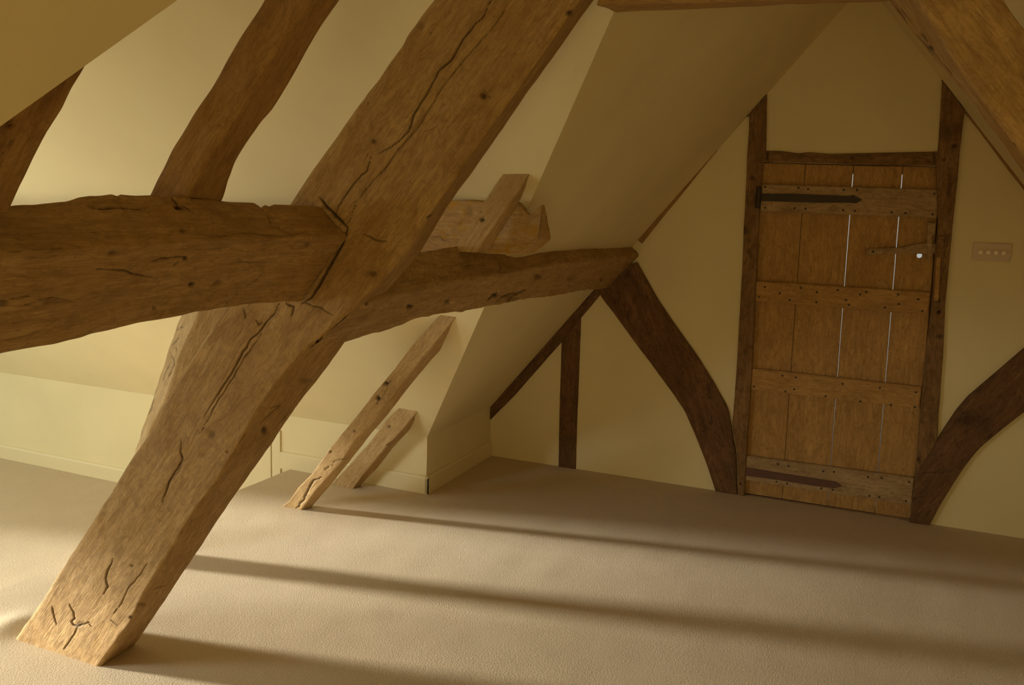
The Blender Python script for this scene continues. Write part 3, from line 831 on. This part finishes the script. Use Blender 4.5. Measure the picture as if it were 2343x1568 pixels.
wall_timber('door_post', [(2158, 150), (2153, 250), (2147, 340), (2142, 385), (2146, 500), (2138, 600), (2131, 690), (2120, 790), (2110, 890), (2101, 1000), (2094, 1085)],
            [(2207, 253), (2196, 344), (2190, 421), (2180, 517), (2176, 560), (2164, 690), (2158, 820), (2148, 950), (2146, 998), (2138, 1085)], OAK_FRAME,
            'weathered oak post on the latch side of the plank door, dark peg holes', 'post', 113, 0.02, (0, 0, 1), [ROOFR, ((0, 0, 0.02), (0, 0, -1))], ext=(0.2, 0.2),
            spots=[(2184, 335, 7, 5, 0.8), (2160, 365, 4, 4, 0.7), (2148, 714, 5, 5, 1.0), (2146, 689, 5, 4, 0.9), (2150, 770, 7, 5, 0.7), (2160, 300, 30, 20, 0.25), (2102, 1052, 4, 5, 1.0), (2172, 420, 5, 30, 0.4)])
wall_timber('door_lintel', [(1755, 345), (1780, 345), (1800, 347), (1828, 351), (1850, 348), (1900, 352), (2000, 350), (2139, 347)], [(1755, 371), (1900, 374), (2000, 377), (2139, 380)], OAK_FRAME,
            'rough topped oak lintel above the plank door', 'lintel', 117, 0.012, (1, 0, 0), spots=[(1949, 362, 4, 3, 0.8), (2125, 369, 7, 3, 0.7), (1756, 358, 2, 12, 0.9), (2137, 362, 2, 14, 0.9)], k=3, ext=(0.02, 0.02))
wall_timber('arched_brace', [(1372, 676), (1400, 712), (1426, 747), (1450, 781), (1493, 838), (1537, 898), (1567, 942), (1589, 994), (1615, 1059), (1636, 1124)],
            [(1458, 601), (1500, 677), (1537, 733), (1593, 812), (1636, 881), (1667, 937), (1676, 994), (1684, 1037), (1687, 1136)], OAK_DARK,
            'dark curved brace falling from the far purlin to the foot of the hinge side post', 'brace', 121, 0.016, (-0.42, 0, 1.0), [FLOORCUT, ((-1.25, 0, 1.2), (-0.3, 0, 1))], ext=(0.1, 0.05), k=15,
            cracks=[([(1410, 665), (1430, 690), (1445, 710)], 1.6, 0.6)])
wall_timber('arched_brace', [(2500, 690), (2343, 798), (2285, 850), (2214, 909), (2185, 944), (2158, 985), (2123, 1044), (2094, 1085), (2088, 1150), (2085, 1193)],
            [(2500, 850), (2343, 944), (2299, 977), (2238, 1029), (2208, 1067), (2182, 1108), (2153, 1155), (2128, 1203)], OAK_DARK,
            'dark curved brace rising from the latch side of the door to the right edge', 'brace', 123, 0.027, (0.6, 0, 1.0), [FLOORCUT, ROOFR], ext=(0.1, 0.6), k=19,
            spots=[(2215, 960, 40, 12, 0.4)], cracks=[([(2105, 1085), (2140, 1082), (2170, 1080)], 2, 0.6)])
wall_timber('slanting_brace', [(1395, 598), (1333, 670), (1284, 726), (1214, 806), (1157, 864), (1112, 922)], [(1435, 600), (1380, 666), (1330, 726), (1284, 783), (1230, 845), (1176, 906), (1130, 952), (1105, 975)], OAK_DARK,
            'straight dark brace slanting down left from the far purlin to the wall corner', 'brace', 127, 0.014, None, [((EAVE_X + 0.004 - 0.03, 0, 0), (-1, 0, 0)), ((0, 0, 1.15), (0, 0, 1))], ext=(0.1, 0.0),
            spots=[(1342, 682, 5, 5, 1.0)])
wall_timber('stud', [(1285, 775), (1281, 900), (1277, 1076)], [(1329, 722), (1325, 830), (1319, 980), (1316, 1080)], OAK_DARK,
            'short dark upright stud standing under the straight slanting brace', 'post', 131, 0.010, (0, 0, 1), [FLOORCUT], ext=(0.03, 0.06), cracks=[([(1320, 735), (1300, 760), (1285, 782)], 2, 0.8)])
wall_timber('edge_rafter', [(1656, 317), (1600, 378), (1550, 436), (1500, 494), (1457, 547)], [(1659, 321), (1606, 386), (1560, 444), (1510, 504), (1470, 555)], OAK_BROWN,
            'thin sliver of rafter showing along the sloping ceiling above the far purlin', 'rafter', 137, 0.014, None, ext=(0, 0), k=3, radius=0.002, amp=0.0006)
wall_timber('edge_rafter', [(2207, 252), (2250, 300), (2300, 360), (2343, 416), (2450, 550)], [(2205, 255), (2246, 306), (2290, 366), (2343, 434), (2450, 575)], OAK_BROWN,
            'thin rafter strip at the right edge below the corner truss leg', 'rafter', 139, 0.014, None, ext=(0, 0), k=3, radius=0.002, amp=0.0006)

# ================================================================== THE DOOR
door = prop(empty('door_1', (-0.12, GY + 0.02, 0.0)), kind='structure')
D_Y = GY + 0.012                     # front of the planks
TB = (0, 0.022, 0)
top = [(1744, 373), (1843, 376), (1953, 379), (2066, 381), (2153, 383)]
bot = [(1701, 1131), (1789, 1144), (1893, 1160), (2001, 1177), (2087, 1190)]
tp = [on_y(x, y, D_Y) for x, y in top]; bt = [on_y(x, y, D_Y) for x, y in bot]
for p in bt: p[2] = 0.008
gaps = [0.0012, 0.0015, 0.0016]
knot = on_y(2104, 585, D_Y)
for i in range(4):
    gl = 0.001 if i == 0 else gaps[i - 1]; gr = 0.001 if i == 3 else gaps[i]
    q = [tp[i] + [gl, 0, 0], tp[i + 1] - [gr, 0, 0], bt[i + 1] - [gr * 0.75, 0, 0], bt[i] + [gl * 0.75, 0, 0]]
    holes = []
    if i == 3:
        holes = [[tuple(knot + np.array([math.cos(a), 0, math.sin(a)]) * 0.0125) for a in np.linspace(0, 2 * math.pi, 20, endpoint=False)]]
    board('plank', [tuple(p) for p in q], TB, BOARD, door, seed=i + 1, grain_dir=(0, 0, 1), holes=holes, bevel=0.0015)
for x0_, x1_ in ((DO[0][0] - .01, DO[0][0] + .03), (DO[1][0] - .03, DO[2][0] + .01)):
    box('door_stop', x0_, x1_, D_Y + .024, D_Y + .06, 0.0, 1.78, OAK_FRAME, door)
box('door_stop', DO[0][0], DO[1][0], D_Y + .024, D_Y + .06, 1.72, 1.80, OAK_FRAME, door)
box('threshold', DO[3][0] - .01, DO[2][0] + .01, D_Y + .024, D_Y + .06, 0.0, 0.03, OAK_FRAME, door)
# dark strip that closes the back of the hinge side joint
jx0, jx1 = tp[1], bt[1]
board('cover_strip', [tuple(jx0 + [-.02, .023, 0]), tuple(jx0 + [.02, .023, 0]), tuple(jx1 + [.02, .023, 0]), tuple(jx1 + [-.02, .023, 0])], (0, 0.01, 0), BOARD, door, grain_dir=(0, 0, 1))


def nail(x, y, Y, parent, r=0.0055, mat=None):
    c = on_y(x, y, Y)
    vs = []; fs = []
    n = 8
    for k, (rr, dy) in enumerate(((r, 0.0), (r, -0.001), (r * 0.6, -0.0024))):
        for a in range(n): vs.append(c + np.array([math.cos(a * 2 * math.pi / n) * rr, dy, math.sin(a * 2 * math.pi / n) * rr]))
    for k in range(2):
        for a in range(n): fs.append([k * n + a, k * n + (a + 1) % n, (k + 1) * n + (a + 1) % n, (k + 1) * n + a])
    fs.append([2 * n + a for a in range(n)])
    return link('nail', vs, fs, mat or IRON, parent)


L_Y = D_Y - 0.024
ledges = [
    (LEDGE, [(1745, 421), (2149, 434), (2144, 499), (1739, 484)], [(1751, 428), (1827, 430), (1849, 433), (1931, 435), (1961, 435), (1751, 476), (1818, 477), (1843, 478), (1929, 481), (1956, 483), (2040, 486), (2072, 488), (2138, 444), (2134, 491)], 'grey worn top ledge'),
    (BOARD, [(1730, 643), (2129, 669), (2122, 721), (1727, 689)], [(1750, 657), (1784, 671), (1833, 659), (1869, 669), (1917, 664), (1968, 674), (1982, 668), (2055, 674), (2101, 685), (1736, 680), (1807, 687), (1868, 692), (1936, 687), (1942, 698), (2025, 704), (2057, 696), (2110, 712)], None),
    (BOARD, [(1721, 843), (2109, 886), (2103, 934), (1717, 892)], [(1790, 860), (1821, 864), (1928, 879), (2013, 888), (2096, 898), (1725, 885), (1797, 896), (1817, 891), (1889, 907), (1968, 919), (2038, 927), (2093, 932)], None),
    (LEDGE, [(1707, 1043), (2092, 1094), (2086, 1156), (1703, 1099)], [(1780, 1062), (1804, 1067), (1884, 1079), (1908, 1080), (1986, 1092), (2017, 1094), (2080, 1103), (1777, 1103), (1801, 1107), (1879, 1118), (1905, 1121), (1989, 1135), (2012, 1138), (2073, 1147)], 'grey worn bottom ledge'),
]
ledge_objs = []
for i, (mt, q, nails, lab) in enumerate(ledges):
    o = board('ledge', [tuple(on_y(x, y, L_Y)) for x, y in q], (0, 0.022, 0), mt, door, seed=10 + i, bevel=0.004)
    if lab: o['label'] = lab
    wl = Vector(door.location) + o.location
    for (x, y) in nails:
        c = nail(x, y, L_Y, o)
        # parented two levels deep: subtract the door's own place as well
        c.location = Vector(c.location) - Vector(door.location)
    ledge_objs.append(o)


def flat(name, poly, Y, thick, mat, parent, bevel=0.0012):
    return board(name, [tuple(on_y(x, y, Y)) for x, y in poly], (0, thick, 0), mat, parent, bevel=bevel)


o = flat('strap_hinge', [(1728, 445), (1743, 443), (1800, 443), (1870, 446), (1945, 449), (1952, 446), (1973, 457), (1958, 466), (1944, 464), (1870, 464), (1800, 462), (1741, 460), (1728, 459)], L_Y - 0.005, 0.0045, IRON, door)
o['label'] = 'black iron upper strap hinge'
kn = on_y(1735, 452, L_Y - 0.008)


def cyl(name, a, b_, r, mat, parent=None, n=16, caps=True):
    a = np.array(a, float); b_ = np.array(b_, float); d = b_ - a; d /= np.linalg.norm(d)
    e1 = np.cross(d, [0.3, 0.9, 0.2]); e1 /= np.linalg.norm(e1); e2 = np.cross(d, e1)
    vs = []
    rr = [(0, r * 0.85), (0.04, r), (0.96, r), (1, r * 0.85)]
    for t_, q in rr:
        for k in range(n):
            an = k * 2 * math.pi / n
            vs.append(a + (b_ - a) * t_ + (e1 * math.cos(an) + e2 * math.sin(an)) * q)
    fs = [[j * n + k, j * n + (k + 1) % n, (j + 1) * n + (k + 1) % n, (j + 1) * n + k] for j in range(3) for k in range(n)]
    fs += [list(range(n))[::-1], [3 * n + k for k in range(n)]]
    return link(name, vs, fs, mat, parent, smooth=False)


cyl('hinge_pin', kn + [0, 0, -0.055], kn + [0, 0, 0.055], 0.013, IRON, door)
flat('hinge_plate', [(1720, 428), (1734, 430), (1734, 470), (1722, 466), (1716, 448)], L_Y - 0.004, 0.01, IRON, door)
o = flat('strap_hinge', [(1688, 1069), (1720, 1072), (1800, 1085), (1870, 1096), (1912, 1103), (1927, 1112), (1910, 1118), (1860, 1112), (1780, 1099), (1715, 1090), (1692, 1086)], L_Y - 0.005, 0.0045, RUST, door)
o['label'] = 'flat red brown lower strap hinge'

# wooden latch
latch = flat('latch_bar', [(1982, 570), (2040, 567), (2065, 566), (2100, 557), (2123, 556), (2156, 559), (2156, 578), (2119, 581), (2060, 581), (1982, 584)], D_Y - 0.020, 0.019, LEDGE, door, 0.003)
nl = nail(1998, 576, D_Y - 0.021, latch, 0.006); nl.location = Vector(nl.location) - Vector(door.location)
flat('latch_keeper', [(2122, 508), (2141, 510), (2139, 538), (2133, 540), (2133, 596), (2121, 596), (2121, 536)], D_Y - 0.034, 0.033, LEDGE, door, 0.003)
flat('latch_catch', [(2146, 540), (2160, 541), (2158, 584), (2144, 584)], GY - 0.036, 0.017, OAK_FRAME, door)
flat('stop_board', [(2143, 588), (2153, 588), (2147, 690), (2137, 689)], GY - 0.028, 0.009, BOARD, door)
flat('door_sill', [(1700, 1130), (2088, 1189), (2088, 1194), (1700, 1135)], D_Y - 0.002, 0.03, OAK_FRAME, door, bevel=0)

# ================================================================== SWITCH PLATE
sc = [(2228, 555), (2313, 559), (2311, 601), (2225, 595)]
quad = [on_y(x, y, GY - 0.008) for x, y in sc]
sw = prop(empty('light_switch', (float(np.mean([p[0] for p in quad])), GY - 0.001, float(min(p[2] for p in quad)))), 'brushed beige four knob switch plate on the cream wall right of the door', 'light switch')
x0, x1 = quad[0][0], quad[2][0]; z0, z1 = quad[3][2] - 0.002, quad[0][2]
box('plate', x0, x1, GY - 0.008, GY - 0.0005, z0, z1, SWITCH, sw, 0.0025)
for i in range(4):
    c = np.array([x0 + (x1 - x0) * (0.2 + 0.2 * i), GY - 0.008, (z0 + z1) / 2 - 0.002])
    cyl('knob', c, c + [0, -0.012, 0], 0.010, KNOB, sw)
